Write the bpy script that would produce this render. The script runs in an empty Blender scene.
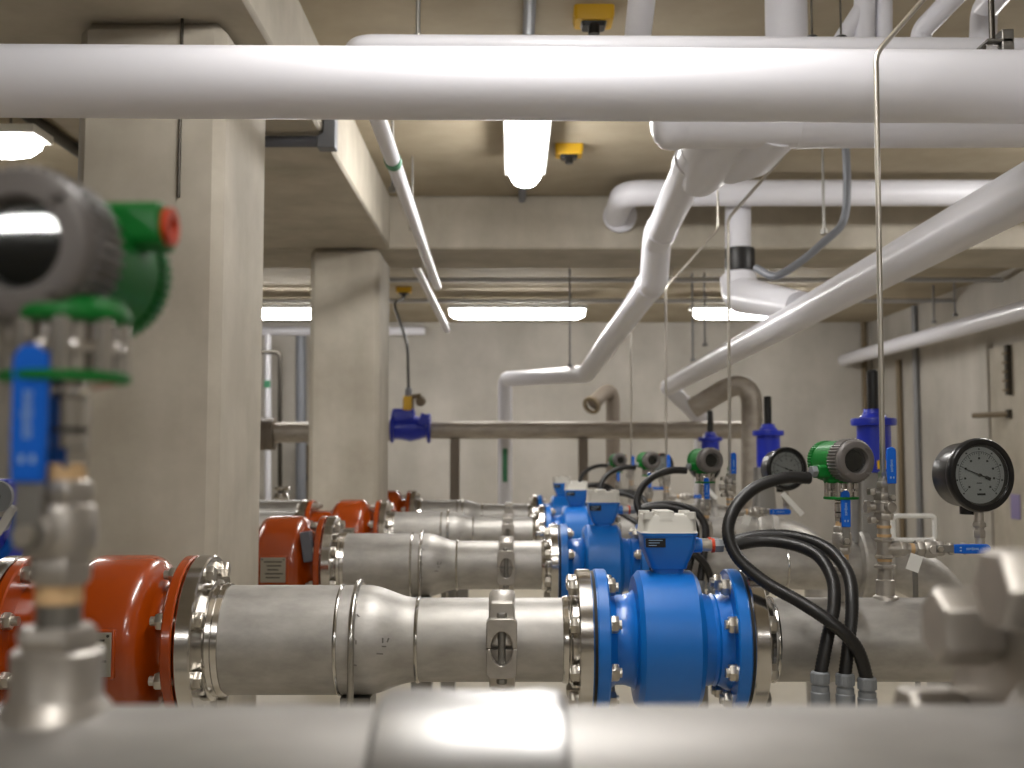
import bpy, math, random
from mathutils import Vector, Matrix
random.seed(4)
PI = math.pi
SC = bpy.context.scene
COL = SC.collection
FLOOR = -1.3                       # the camera height is the origin
F = 1100.0
TH = math.atan(76 / F); CT, ST = math.cos(TH), math.sin(TH)

def P(px, py, Y):                  # a measured point of the photograph at a measured distance
    u = (px - 512) / F; v = (384 - py) / F
    k = Y / (CT - ST * v)
    return Vector((u * k, Y, (ST + CT * v) * k))

# ------------------------------------------------------------------ mesh helper
class MB:
    def __init__(s): s.v = []; s.f = []
    def add(s, vs, fs):
        b = len(s.v); s.v += [tuple(x) for x in vs]; s.f += [[i + b for i in f] for f in fs]; return s
    @staticmethod
    def frame(d):
        d = Vector(d).normalized()
        a = Vector((0, 0, 1)) if abs(d.z) < .95 else Vector((0, -1, 0))
        u = a.cross(d).normalized(); return d, u, d.cross(u).normalized()
    def lathe(s, prof, o=(0, 0, 0), ax=(1, 0, 0), n=48, ring=False):
        d, u, w = s.frame(ax); o = Vector(o); vs = []; fs = []
        for t, r in prof:
            for k in range(n):
                a = 2 * PI * k / n
                vs.append(o + d * t + (u * math.cos(a) + w * math.sin(a)) * r)
        m = len(prof)
        for i in range(m if ring else m - 1):
            j = (i + 1) % m
            for k in range(n):
                q = (k + 1) % n
                fs.append([i * n + k, i * n + q, j * n + q, j * n + k])
        if not ring:
            fs.append(list(range(n))[::-1]); fs.append([(m - 1) * n + k for k in range(n)])
        return s.add(vs, fs)
    def cyl(s, a, b, r, n=24, r2=None):
        a = Vector(a); b = Vector(b); L = (b - a).length
        return s.lathe([(0, r), (L, r if r2 is None else r2)], a, b - a, n)
    def gear(s, t0, t1, r0, r1, o, ax, teeth, hole=0.0):
        d, u, w = s.frame(ax); o = Vector(o); n = teeth * 4; vs = []; fs = []
        for t in (t0, t1):
            for k in range(n):
                a = 2 * PI * k / n; r = r1 if k % 4 in (0, 1) else r0
                vs.append(o + d * t + (u * math.cos(a) + w * math.sin(a)) * r)
        for k in range(n):
            q = (k + 1) % n; fs.append([k, q, n + q, n + k])
        if hole:
            for t in (t0, t1):
                for k in range(n):
                    a = 2 * PI * k / n; vs.append(o + d * t + (u * math.cos(a) + w * math.sin(a)) * hole)
            for k in range(n):
                q = (k + 1) % n; fs += [[k, q, 2 * n + q, 2 * n + k], [n + k, n + q, 3 * n + q, 3 * n + k], [2 * n + k, 2 * n + q, 3 * n + q, 3 * n + k]]
        else:
            fs.append(list(range(n))[::-1]); fs.append([n + k for k in range(n)])
        return s.add(vs, fs)
    def box(s, c, sz, rot=None):
        c = Vector(c); h = Vector(sz) / 2
        vs = [Vector((x * h.x, y * h.y, z * h.z)) for x in (-1, 1) for y in (-1, 1) for z in (-1, 1)]
        if rot is not None: vs = [rot @ v for v in vs]
        return s.add([c + v for v in vs], [[0, 1, 3, 2], [4, 6, 7, 5], [0, 4, 5, 1], [2, 3, 7, 6], [0, 2, 6, 4], [1, 5, 7, 3]])
    def b2(s, lo, hi):
        lo = Vector(lo); hi = Vector(hi); return s.box((lo + hi) / 2, hi - lo)
    def prism(s, poly, o, u, v, w):            # 2-D outline in u, v carried along the vector w
        o = Vector(o); u = Vector(u); v = Vector(v); w = Vector(w); n = len(poly)
        a = [o + u * x + v * y for x, y in poly]; b = [p + w for p in a]
        return s.add(a + b, [list(range(n))[::-1], list(range(n, 2 * n))] + [[k, (k + 1) % n, n + (k + 1) % n, n + k] for k in range(n)])
    def loft(s, secs):
        n = len(secs[0]); vs = [p for q in secs for p in q]; fs = []
        for i in range(len(secs) - 1):
            for k in range(n):
                q = (k + 1) % n; fs.append([i * n + k, i * n + q, (i + 1) * n + q, (i + 1) * n + k])
        fs.append(list(range(n))[::-1]); fs.append([(len(secs) - 1) * n + k for k in range(n)])
        return s.add(vs, fs)
    def hexa(s, o, ax, af, h, rot=0.0):
        d, u, w = s.frame(ax); R = af / math.sqrt(3); vs = []; o = Vector(o)
        c = min(.12 * af, .3 * h)
        for t, q in ((0, .9), (c, 1), (h - c, 1), (h, .9)):
            for k in range(6):
                a = rot + k * PI / 3; vs.append(o + d * t + (u * math.cos(a) + w * math.sin(a)) * R * q)
        fs = [[i * 6 + k, i * 6 + (k + 1) % 6, (i + 1) * 6 + (k + 1) % 6, (i + 1) * 6 + k] for i in range(3) for k in range(6)]
        fs += [list(range(6))[::-1], [18 + k for k in range(6)]]
        return s.add(vs, fs)
    def tube(s, path, r, n=20, ribs=None):
        path = [Vector(p) for p in path]; m = len(path); vs = []; fs = []
        T = []
        for i in range(m):
            a = path[max(i - 1, 0)]; b = path[min(i + 1, m - 1)]; T.append((b - a).normalized())
        d, u, w = s.frame(T[0])
        for i in range(m):
            if i:
                ax = T[i - 1].cross(T[i])
                if ax.length > 1e-7:
                    R = Matrix.Rotation(T[i - 1].angle(T[i]), 3, ax.normalized()); u = R @ u
            w = T[i].cross(u).normalized(); u = w.cross(T[i]).normalized()
            rr = r[i] if isinstance(r, (list, tuple)) else r
            if ribs: rr = r * (1.0 if (i % 2) else ribs)
            k_ = 1.0
            if 0 < i < m - 1:
                c = (path[i] - path[i - 1]).normalized().dot((path[i + 1] - path[i]).normalized())
                k_ = 1.0 / max(.5, math.sqrt((1 + c) / 2))
            for k in range(n):
                a = 2 * PI * k / n; vs.append(path[i] + (u * math.cos(a) + w * math.sin(a)) * rr)
        for i in range(m - 1):
            for k in range(n):
                q = (k + 1) % n; fs.append([i * n + k, i * n + q, (i + 1) * n + q, (i + 1) * n + k])
        fs.append(list(range(n))[::-1]); fs.append([(m - 1) * n + k for k in range(n)])
        return s.add(vs, fs)
    def build(s, name, mat, parent=None, bevel=0, sharp=32, loc=None, flat=False):
        me = bpy.data.meshes.new(name)
        if loc is not None:
            L = Vector(loc); s.v = [tuple(Vector(v) - L) for v in s.v]
        me.from_pydata(s.v, [], s.f); me.validate()
        import bmesh
        b = bmesh.new(); b.from_mesh(me); bmesh.ops.recalc_face_normals(b, faces=b.faces); b.to_mesh(me); b.free()
        me.polygons.foreach_set('use_smooth', [not flat] * len(me.polygons))
        me.set_sharp_from_angle(angle=math.radians(sharp))
        me.materials.append(M[mat])
        o = bpy.data.objects.new(name, me); COL.objects.link(o)
        if loc is not None: o.location = loc
        if parent: o.parent = parent
        if bevel:
            bm = o.modifiers.new('edge', 'BEVEL'); bm.width = bevel; bm.segments = 1 if flat else 2; bm.limit_method = 'ANGLE'; bm.angle_limit = math.radians(40)
        return o

def fillet(pts, rad, n=8):         # round the corners of a polyline
    pts = [Vector(p) for p in pts]; out = [pts[0]]
    for i in range(1, len(pts) - 1):
        a, b, c = pts[i - 1], pts[i], pts[i + 1]
        r = rad[i - 1] if isinstance(rad, (list, tuple)) else rad
        da = (a - b); dc = (c - b); ang = da.angle(dc)
        t = min(r / math.tan(ang / 2), da.length * .48, dc.length * .48)
        p0 = b + da.normalized() * t; p1 = b + dc.normalized() * t
        for k in range(n + 1):
            q = k / n; out.append((1 - q) ** 2 * p0 + 2 * q * (1 - q) * (b * .82 + (p0 + p1) * .09) + q * q * p1)
    out.append(pts[-1]); return out

def spline(pts, per=12):
    pts = [Vector(p) for p in pts]; q = [pts[0] * 2 - pts[1]] + pts + [pts[-1] * 2 - pts[-2]]; out = []
    for i in range(1, len(q) - 2):
        a, b, c, d = q[i - 1], q[i], q[i + 1], q[i + 2]
        for k in range(per):
            t = k / per
            out.append(.5 * ((2 * b) + (c - a) * t + (2 * a - 5 * b + 4 * c - d) * t * t + (3 * b - a - 3 * c + d) * t ** 3))
    out.append(pts[-1]); return out

def even(path, step):
    out = [path[0]]; acc = 0
    for a, b in zip(path, path[1:]):
        L = (b - a).length; t = step - acc
        while t <= L:
            out.append(a.lerp(b, t / L)); t += step
        acc = (acc + L) % step if L else acc
    return out

def rrect(w, d, r, z, c=(0, 0), n=5):
    pts = []
    for sx, sy, a0 in ((1, 1, 0), (-1, 1, PI / 2), (-1, -1, PI), (1, -1, 1.5 * PI)):
        for k in range(n + 1):
            a = a0 + k / n * PI / 2
            pts.append(Vector((c[0] + sx * (w / 2 - r) + r * math.cos(a), c[1] + sy * (d / 2 - r) + r * math.sin(a), z)))
    return pts

def tag(o, label, cat, group=None):
    o['label'] = label; o['category'] = cat
    if group: o['group'] = group
    return o
def thing(name, label, cat, loc=(0, 0, 0), group=None):
    o = bpy.data.objects.new(name, None); COL.objects.link(o); o.location = loc; o.empty_display_size = .05
    return tag(o, label, cat, group)
def copy_tree(o, parent=None):
    c = o.copy(); COL.objects.link(c)
    if parent: c.parent = parent
    for ch in list(o.children): copy_tree(ch, c)
    return c
def struct(o): o['kind'] = 'structure'; return o

# ------------------------------------------------------------------ materials
def lin(c):
    c = c / 255.0; return c / 12.92 if c <= .04045 else ((c + .055) / 1.055) ** 2.4
def rgb(r, g, b): return (lin(r), lin(g), lin(b), 1)
M = {}
def base(name, col, rough=.5, metal=0.0, coat=0.0, spec=.5):
    m = bpy.data.materials.new(name); m.use_nodes = True; M[name] = m
    b = m.node_tree.nodes['Principled BSDF']
    b.inputs['Base Color'].default_value = col; b.inputs['Roughness'].default_value = rough
    b.inputs['Metallic'].default_value = metal; b.inputs['Coat Weight'].default_value = coat
    b.inputs['Coat Roughness'].default_value = .08; b.inputs['Specular IOR Level'].default_value = spec
    return m
def node(m, t): return m.node_tree.nodes.new(t)
def wire(m, a, b): m.node_tree.links.new(a, b)
def mottle(m, ca, cb, scale, stretch=(1, 1, 1), rough=None, bump=0.0, detail=5.0, second=None, lo=.35, hi=.65):
    b = m.node_tree.nodes['Principled BSDF']
    tc = node(m, 'ShaderNodeTexCoord'); mp = node(m, 'ShaderNodeMapping'); mp.inputs['Scale'].default_value = stretch
    nz = node(m, 'ShaderNodeTexNoise'); nz.inputs['Scale'].default_value = scale; nz.inputs['Detail'].default_value = detail
    nz.inputs['Roughness'].default_value = .6
    wire(m, tc.outputs['Object'], mp.inputs['Vector']); wire(m, mp.outputs['Vector'], nz.inputs['Vector'])
    r = node(m, 'ShaderNodeValToRGB'); r.color_ramp.elements[0].position = lo; r.color_ramp.elements[1].position = hi
    r.color_ramp.elements[0].color = ca; r.color_ramp.elements[1].color = cb
    wire(m, nz.outputs['Fac'], r.inputs['Fac']); out = r.outputs['Color']
    if second:
        sc, st, dark = second
        mp2 = node(m, 'ShaderNodeMapping'); mp2.inputs['Scale'].default_value = st
        n2 = node(m, 'ShaderNodeTexNoise'); n2.inputs['Scale'].default_value = sc; n2.inputs['Detail'].default_value = 4
        wire(m, tc.outputs['Object'], mp2.inputs['Vector']); wire(m, mp2.outputs['Vector'], n2.inputs['Vector'])
        r2 = node(m, 'ShaderNodeValToRGB'); r2.color_ramp.elements[0].position = .35; r2.color_ramp.elements[1].position = .68
        r2.color_ramp.elements[0].color = (dark, dark, dark * .98, 1); r2.color_ramp.elements[1].color = (1, 1, 1, 1)
        wire(m, n2.outputs['Fac'], r2.inputs['Fac'])
        mx = node(m, 'ShaderNodeMixRGB'); mx.blend_type = 'MULTIPLY'; mx.inputs['Fac'].default_value = 1
        wire(m, out, mx.inputs['Color1']); wire(m, r2.outputs['Color'], mx.inputs['Color2']); out = mx.outputs['Color']
    wire(m, out, b.inputs['Base Color'])
    if rough:
        mr = node(m, 'ShaderNodeMapRange'); mr.inputs['To Min'].default_value = rough[0]; mr.inputs['To Max'].default_value = rough[1]
        wire(m, nz.outputs['Fac'], mr.inputs['Value']); wire(m, mr.outputs['Result'], b.inputs['Roughness'])
    if bump:
        bp = node(m, 'ShaderNodeBump'); bp.inputs['Strength'].default_value = bump; bp.inputs['Distance'].default_value = .01
        wire(m, nz.outputs['Fac'], bp.inputs['Height']); wire(m, bp.outputs['Normal'], b.inputs['Normal'])
    return m
mottle(base('concrete', rgb(170, 160, 144), .75), rgb(175, 167, 153), rgb(194, 187, 173), 3.0, bump=.15, second=(1.6, (2.6, 2.6, .4), .82))
mottle(base('concrete_back', rgb(170, 160, 144), .8), rgb(172, 167, 159), rgb(194, 189, 181), 1.1, bump=.1, second=(.9, (1.8, 1.8, .5), .80))
mottle(base('concrete_ceiling', rgb(150, 140, 120), .85), rgb(158, 146, 124), rgb(178, 166, 144), 1.6, bump=.1, second=(.8, (1, 2, 1), .85))
mottle(base('floor_paint', rgb(190, 182, 165), .45), rgb(184, 176, 158), rgb(200, 192, 176), 2.0)
mottle(base('stainless', rgb(180, 175, 168), .36, .62), rgb(166, 163, 159), rgb(186, 183, 179), 16, (1, 2, 2), rough=(.44, .54), bump=.01, second=(7, (1, 1, 1), .9))
mottle(base('stainless_header', rgb(180, 175, 168), .42, .45), rgb(146, 143, 140), rgb(162, 159, 156), 7, (1, 3, 3), rough=(.38, .5), second=(4, (1, 1, 1), .88))
base('polished_steel', rgb(205, 202, 198), .16, 1.0)
mottle(base('cast_steel', rgb(165, 160, 154), .38, .75), rgb(168, 163, 156), rgb(190, 185, 178), 18, rough=(.32, .5))
base('galvanised', rgb(140, 138, 134), .42, .9)
base('sleeve_steel', rgb(150, 149, 148), .3, .85)
base('weld_bead', rgb(200, 198, 194), .2, 1.0)
base('dark_steel', rgb(70, 66, 60), .4, .8)
base('zinc_bolt', rgb(186, 181, 172), .3, .9)
base('orange_paint', rgb(146, 56, 2), .25, 0, .5)
base('blue_paint', rgb(12, 110, 200), .36, 0, .2)
base('valve_blue', rgb(16, 40, 170), .35, 0, .25)
base('lever_blue', rgb(0, 92, 198), .6, spec=.3)
base('green_paint', rgb(2, 108, 36), .55, 0, .05, spec=.3)
base('pale_grey_plastic', rgb(205, 203, 196), .45)
base('white_plastic', rgb(222, 222, 229), .3)
mottle(base('matte_steel', rgb(165, 158, 148), .5, .35), rgb(158, 150, 140), rgb(178, 170, 160), 6, (1, 3, 3))
base('post_brown', rgb(118, 108, 97), .6, .1)
base('white_tag', rgb(225, 225, 222), .5)
base('black_rubber', rgb(26, 25, 25), .42)
base('black_plastic', rgb(19, 19, 20), .28)
base('cap_grey', rgb(108, 104, 102), .42, .2)
base('gasket', rgb(14, 14, 14), .6)
base('red_plastic', rgb(198, 60, 14), .5)
base('yellow_plastic', rgb(214, 168, 22), .45)
base('gland_grey', rgb(130, 134, 138), .42, .1)
base('conduit_grey', rgb(128, 128, 130), .5, .2)
base('conduit_blue_grey', rgb(122, 125, 132), .5, .2)
base('conduit_pale', rgb(186, 188, 194), .5)
base('brass_tape', rgb(206, 172, 128), .6)
base('dial_white', rgb(206, 206, 206), .5)
base('ink', rgb(30, 30, 32), .6)
base('pen_grey', rgb(128, 125, 121), .5, .4)
base('pale_ink', rgb(150, 178, 205), .6)
base('plate_metal', rgb(150, 145, 132), .45, .5)
base('label_black', rgb(16, 16, 18), .35)
base('green_label', rgb(60, 130, 95), .5)
base('display', rgb(5, 8, 8), .5, spec=.2)
base('brown_case', rgb(112, 98, 76), .6)
base('violet_sign', rgb(140, 130, 175), .5)
base('switch_grey', rgb(86, 88, 96), .5)
base('housing_white', rgb(215, 214, 210), .5)
def glass(name):
    m = bpy.data.materials.new(name); m.use_nodes = True; M[name] = m; nt = m.node_tree; nt.nodes.clear()
    o = node(m, 'ShaderNodeOutputMaterial'); mx = node(m, 'ShaderNodeMixShader'); t = node(m, 'ShaderNodeBsdfTransparent')
    g = node(m, 'ShaderNodeBsdfGlossy'); g.inputs['Roughness'].default_value = .03; fr = node(m, 'ShaderNodeFresnel')
    t.inputs['Color'].default_value = (.9, .92, .92, 1)
    wire(m, fr.outputs[0], mx.inputs[0]); wire(m, t.outputs[0], mx.inputs[1]); wire(m, g.outputs[0], mx.inputs[2]); wire(m, mx.outputs[0], o.inputs[0])
glass('clear_glass')
LAMP = 30.0
def emit(name, col, st):
    m = bpy.data.materials.new(name); m.use_nodes = True; M[name] = m
    b = m.node_tree.nodes['Principled BSDF']
    b.inputs['Base Color'].default_value = (.8, .8, .8, 1); b.inputs['Emission Color'].default_value = col; b.inputs['Emission Strength'].default_value = st
emit('lamp_diffuser', (1.0, .975, .945, 1), LAMP)

# ------------------------------------------------------------------ setting
XL, XR, YB, YF, ZC = -5.6, 4.1, 12.5, -8.0, 1.57
struct(MB().b2((XL - .2, YF - .2, FLOOR - .2), (XR + .2, YB + .2, FLOOR)).build('floor', 'floor_paint'))
struct(MB().b2((XL - .2, YF - .2, ZC), (XR + .2, YB + .2, ZC + .25)).build('ceiling', 'concrete_ceiling'))
struct(MB().b2((XL - .2, YB, FLOOR), (XR + .2, YB + .2, ZC)).build('wall_back', 'concrete_back'))
struct(MB().b2((XL - .2, YF - .2, FLOOR), (XR + .2, YF, ZC)).build('wall_front', 'concrete_back'))
struct(MB().b2((XL - .2, YF, FLOOR), (XL, YB, ZC)).build('wall_left', 'concrete_back'))
struct(MB().b2((XR, YF, FLOOR), (XR + .2, YB, ZC)).build('wall_right', 'concrete_back'))
SOF = 1.25
struct(MB().b2((-1.7, YF, SOF), (-.725, 6.45, ZC)).build('beam', 'concrete', bevel=.012, flat=True))
struct(MB().b2((XL, 6.45, SOF), (XR, 7.12, ZC)).build('beam', 'concrete', bevel=.012, flat=True))
struct(MB().b2((-1.235, 3.05, FLOOR), (-.816, 3.6, SOF)).build('pillar', 'concrete', bevel=.03, flat=True))
struct(MB().b2((-1.19, 6.42, FLOOR), (-.778, 6.95, SOF)).build('pillar', 'concrete', bevel=.03, flat=True))
# recess framing on the right wall
a = P(977, 350, 9.45)
struct(MB().b2((XR - .03, 8.2, FLOOR), (XR, 9.35, a.z)).build('trim_1', 'concrete'))
struct(MB().b2((XR - .05, 9.35, FLOOR), (XR, 9.5, a.z + .05)).build('trim_2', 'concrete_back'))

# ------------------------------------------------------------------ pipe runs
ROWY = [2.28, 3.88, 5.48, 7.08]
AZ = -.366
RUN = ['nearest pipeline', 'second pipeline', 'third pipeline', 'farthest pipeline']
AX = (1, 0, 0)
def at(x=0, y=0, z=0): return (x, ROWY[0] + y, AZ + z)
def bolt_circle(parent, x0, x1, bc, n, af, nutlen, mat='zinc_bolt', off=None, lo=.08, hi=.5):
    for k in range(n):
        a = (off if off is not None else PI / n) + 2 * PI * k / n
        y, z = bc * math.sin(a), bc * math.cos(a)
        m = MB().cyl((x0 - nutlen * (1 + lo), y, z), (x1 + nutlen * (1 + hi), y, z), af * .31, 10)
        m.hexa((x0, y, z), (-1, 0, 0), af, nutlen, rot=.3 + k); m.hexa((x1, y, z), (1, 0, 0), af, nutlen, rot=.9 + k)
        m.cyl((x0, y, z), (x0 - .003, y, z), af * .56, 14); m.cyl((x1, y, z), (x1 + .003, y, z), af * .56, 14)
        m.build('bolt', mat, parent, sharp=25)
def disc(x0, x1, R, r, ch=.003):
    return [(x0, r), (x0, R - ch), (x0 + ch, R), (x1 - ch, R), (x1, R - ch), (x1, r)]
def flange(parent, x0, x1, R, r, mat, neck=0, n=72):
    m = MB().lathe(disc(x0, x1, R, r * .9), n=n)
    if neck > 0: m.lathe([(x1, r + .012), (x1 + .009, r + .012), (x1 + .012, r + .004), (x1 + neck * .6, r + .002), (x1 + neck * .7, r + .005), (x1 + neck, r + .003), (x1 + neck + .003, r * .95), (x1, r * .95)], n=n, ring=True)
    if neck < 0: m.lathe([(x0, r + .012), (x0 - .009, r + .012), (x0 - .012, r + .004), (x0 + neck * .6, r + .002), (x0 + neck * .7, r + .005), (x0 + neck, r + .003), (x0 + neck - .003, r * .95), (x0, r * .95)], n=n, ring=True)
    return m.build('flange', mat, parent)
R2, R15 = .1095, .084
row = []                                      # (object, label with {} for the run)
# orange check valve
t = thing('check_valve', '', 'valve', at(), 'orange check valves'); row.append((t, 'glossy orange check valve with nameplate, bolted into the {}'))
MB().lathe([(-.985, .116), (-.902, .116), (-.888, .122), (-.876, .140), (-.862, .160), (-.848, .168), (-.835, .171), (-.742, .171), (-.728, .167), (-.716, .157), (-.706, .138), (-.698, .122), (-.685, .116), (-.66, .116)], n=72).build('body', 'orange_paint', t, sharp=50)
MB().lathe(disc(-1.0, -.978, .17, .1), n=72).build('flange', 'orange_paint', t)
MB().lathe(disc(-.668, -.647, .17, .1), n=72).build('flange', 'orange_paint', t)
m = MB().box((-.797, -.1705, .0), (.094, .012, .094)).build('mounting_pad', 'orange_paint', t, bevel=.003)
m = MB().box((-.797, -.178, .0), (.084, .004, .082)).build('nameplate', 'plate_metal', t, bevel=.001)
k = MB()
for i in range(5): k.box((-.797 + (i % 2) * .004, -.1805, .027 - i * .013), (.06 - (i % 3) * .012, .001, .004))
for sx in (-1, 1): k.lathe([(0, .003), (.002, .003)], (-.797 + sx * .036, -.18, .035), (0, -1, 0), 10)
k.build('stamped_lines', 'dark_steel', m)
bolt_circle(t, -1.036, -.978, .1475, 8, .03, .016, 'zinc_bolt', hi=.8)
bolt_circle(t, -.668, -.611, .1475, 8, .03, .016, 'zinc_bolt', lo=.7, hi=.05)
# inlet pipe on the far left
t = thing('steel_pipe', '', 'pipe', at(-1.04), 'inlet pipes'); row.append((t, 'stainless inlet pipe entering the orange valve of the {} on its left'))
def sh(dx): return dx + 1.04
flange(t, sh(-1.036), sh(-1.004), .17, R2, 'polished_steel', -.03)
MB().lathe([(sh(-1.004), .145), (sh(-1.0), .145)], n=64).build('gasket', 'gasket', t)
MB().tube(fillet([(sh(-1.06), 0, 0), (-1.45, 0, 0), (-1.45, 0, FLOOR - AZ)], .22), R2, 40).build('pipe', 'stainless', t)
# main spool with the reducer
t = thing('pipe_spool', '', 'pipe', at(), 'reducing pipe spools'); row.append((t, 'stainless pipe with reducer between orange valve and blue flow meter, {}'))
MB().lathe([(-.647, .15), (-.643, .15)], n=64).build('gasket', 'gasket', t)
flange(t, -.643, -.611, .17, R2, 'polished_steel', .035)
MB().lathe([(-.60, R2), (-.345, R2)], n=64).build('pipe', 'stainless', t)
pr = [(-.345, R2), (-.295, R2)]
for i in range(1, 10):
    q = i / 10; w = q * q * (3 - 2 * q); pr.append((-.295 + .10 * q, R2 + (R15 - R2) * w))
pr += [(-.195, R15), (-.19, R15)]
rd = MB().lathe(pr, n=64).build('reducer', 'stainless', t, sharp=60)
k = MB()                                      # faint pen marks
def pen(px, py, w, h, rot=0):
    q = P(px, py, 2.28 - .095); x, z = q.x, q.z - AZ
    r_ = R2 - (R2 - R15) * max(0, min(1, (x + .295) / .1)) ** 2 * (3 - 2 * max(0, min(1, (x + .295) / .1)))
    y = -math.sqrt(max(1e-4, r_ * r_ - z * z)) - .0005
    k.box((x, y, z), (w, .0016, h), Matrix.Rotation(rot, 3, 'Y'))
for a_ in [(353, 639, .012, .003, -.4), (357, 641, .003, .008), (352, 644, .010, .0025), (379, 653, .018, .0028, .05), (383, 640, .003, .010), (388, 640, .003, .009, .4), (384, 646, .010, .0025), (355, 664, .010, .003, .2), (358, 616, .008, .0025, .8)]: pen(*a_)
k.build('pen_marks', 'pen_grey', rd)
MB().lathe([(-.188, R15), (.105, R15)], n=64).build('pipe', 'stainless', t)
for x, r in ((-.347, R2), (-.191, R15), (.105, R15)):
    MB().lathe([(x - .005, r - .002), (x - .003, r + .002), (x, r + .003), (x + .003, r + .002), (x + .005, r - .002)], n=64).build('weld_seam', 'weld_bead', t)
flange(t, .13, .16, .1425, R15, 'polished_steel', -.025)
# clamps and stands
t = thing('pipe_u_bolt', '', 'clamp', at(-.313, 0, 0), 'u-bolts over the pipes'); row.append((t, 'bright steel u-bolt strapped over the stainless pipe of the {}'))
rr_ = R2 + .0065
pth = [(0, -rr_, -.30)] + [(0, -rr_ * math.cos(a), rr_ * math.sin(a)) for a in [PI * i / 24 for i in range(25)]] + [(0, rr_, -.30)]
MB().tube(pth, .0065, 12).build('rod', 'weld_bead', t)
for s_ in (-1, 1): MB().hexa((0, s_ * rr_, -.262), (0, 0, 1), .02, .012).build('nut', 'zinc_bolt', t)
t = thing('pipe_stand', '', 'support', at(-.313, 0, FLOOR - AZ), 'stands under the pipes'); row.append((t, 'grey steel floor stand under the u-bolt of the {}'))
H = -(FLOOR - AZ) - .24
MB().box((0, 0, .006), (.2, .2, .012)).build('base_plate', 'galvanised', t)
MB().b2((-.035, -.035, .01), (.035, .035, H - .02)).build('post', 'galvanised', t, bevel=.004)
MB().b2((-.05, -.16, H - .025), (.05, .16, H)).build('crossbar', 'galvanised', t, bevel=.003)
MB().b2((-.03, -.05, H), (.03, .05, H + .132)).build('saddle', 'galvanised', t)
# grooved coupling
t = thing('pipe_coupling', '', 'clamp', at(-.02), 'cast clamp couplings'); row.append((t, 'cast clamp coupling with oval bolt pocket on the {}'))
def coupling_half(s_):
    m = MB(); R0, R1 = R15 + .001, R15 + .016; n = 28; vs = []; fs = []
    prof = [(-.026, R0), (-.026, R1 - .005), (-.02, R1), (.02, R1), (.026, R1 - .005), (.026, R0)]
    for i in range(n + 1):
        a = (.03 + (PI - .06) * i / n)
        for x, r in prof: vs.append((x, -r * math.cos(a), s_ * r * math.sin(a)))
    q = len(prof)
    for i in range(n):
        for j in range(q): fs.append([i * q + j, i * q + (j + 1) % q, (i + 1) * q + (j + 1) % q, (i + 1) * q + j])
    fs += [list(range(q)), [n * q + j for j in range(q)]]; m.add(vs, fs)
    for sy in (-1, 1):                        # bolt pad with half of the oval pocket
        ar = [(.0215 * math.cos(PI * i / 12), .033 * math.sin(PI * i / 12)) for i in range(13)]
        poly = [(-.03, .001), (-.03, .05), (-.023, .058), (.023, .058), (.03, .05), (.03, .001)] + ar
        m.prism([(x, z * s_) for x, z in poly], (0, sy * (R15 - .005), 0), (1, 0, 0), (0, 0, 1), (0, sy * .036, 0))
        m.prism([(-.026, .055 * s_), (-.022, .085 * s_), (.022, .085 * s_), (.026, .055 * s_)], (0, sy * (R15 - .055), 0), (1, 0, 0), (0, 0, 1), (0, sy * .062, 0)) if s_ > 0 else None
    return m.build('housing', 'cast_steel', t, bevel=.002, sharp=40)
coupling_half(1); coupling_half(-1)
for sy in (-1, 1):
    m = MB().cyl((0, sy * (R15 + .014), -.07), (0, sy * (R15 + .014), .066), .008, 14); m.hexa((0, sy * (R15 + .014), .057), (0, 0, 1), .018, .01); m.hexa((0, sy * (R15 + .014), -.07), (0, 0, 1), .018, .01)
    m.build('bolt', 'galvanised', t)
# electromagnetic flow meter
t = thing('flow_meter', '', 'meter', at(.3145), 'blue flow meters'); row.append((t, 'blue flow meter with pale grey lid and black label, {}'))
o_ = .3145
def fx(*p): return [(x - o_, r) for x, r in p]
MB().lathe(fx((.185, .105), (.2, .096), (.208, .09), (.226, .09), (.24, .094), (.247, .1), (.249, .128), (.259, .1395), (.366, .1395), (.376, .130), (.3775, .1), (.384, .094), (.403, .09), (.409, .093), (.414, .09), (.421, .093), (.426, .096), (.445, .105)), n=72).build('body', 'blue_paint', t, sharp=28)
for x0, x1 in ((.166, .192), (.437, .463)): MB().lathe([(a - o_, b) for a, b in disc(x0, x1, .1425, .08)], n=72).build('flange', 'blue_paint', t)
for x0, x1 in ((.16, .166), (.463, .469)): MB().lathe([(x0 - o_, .139), (x1 - o_, .139)], n=64).build('gasket', 'gasket', t)
bolt_circle(t, .13 - o_, .192 - o_, .12, 8, .03, .016, hi=.35)
bolt_circle(t, .437 - o_, .499 - o_, .12, 8, .03, .016, lo=.4, hi=.05)
cz = -AZ
c = (.004, 0)
MB().loft([rrect(.064, .064, .02, .132, c), rrect(.064, .064, .02, .15, c)]).build('neck', 'blue_paint', t)
hs = MB().loft([rrect(.072, .072, .012, .146, c), rrect(.078, .078, .012, .156, c), rrect(.104, .10, .014, .188, c), rrect(.108, .104, .014, .213, c), rrect(.114, .11, .016, .214, c), rrect(.114, .11, .016, .219, c)]).build('housing', 'blue_paint', t, sharp=25)
b = MB().box((-.026, -.0535, .200), (.04, .003, .018)).build('label_plate', 'label_black', hs)
k = MB()
for i in range(3): k.box((-.026 - .003 * i, -.0553, .205 - i * .005), (.028 - .006 * i, .0006, .0013))
k.build('print', 'pale_ink', hs)
lid = MB().loft([rrect(.116, .112, .016, .219, c), rrect(.112, .108, .018, .223, c), rrect(.108, .104, .02, .250, c), rrect(.104, .10, .02, .255, c)])
lid.build('lid', 'pale_grey_plastic', t, sharp=30)
k = MB()
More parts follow.
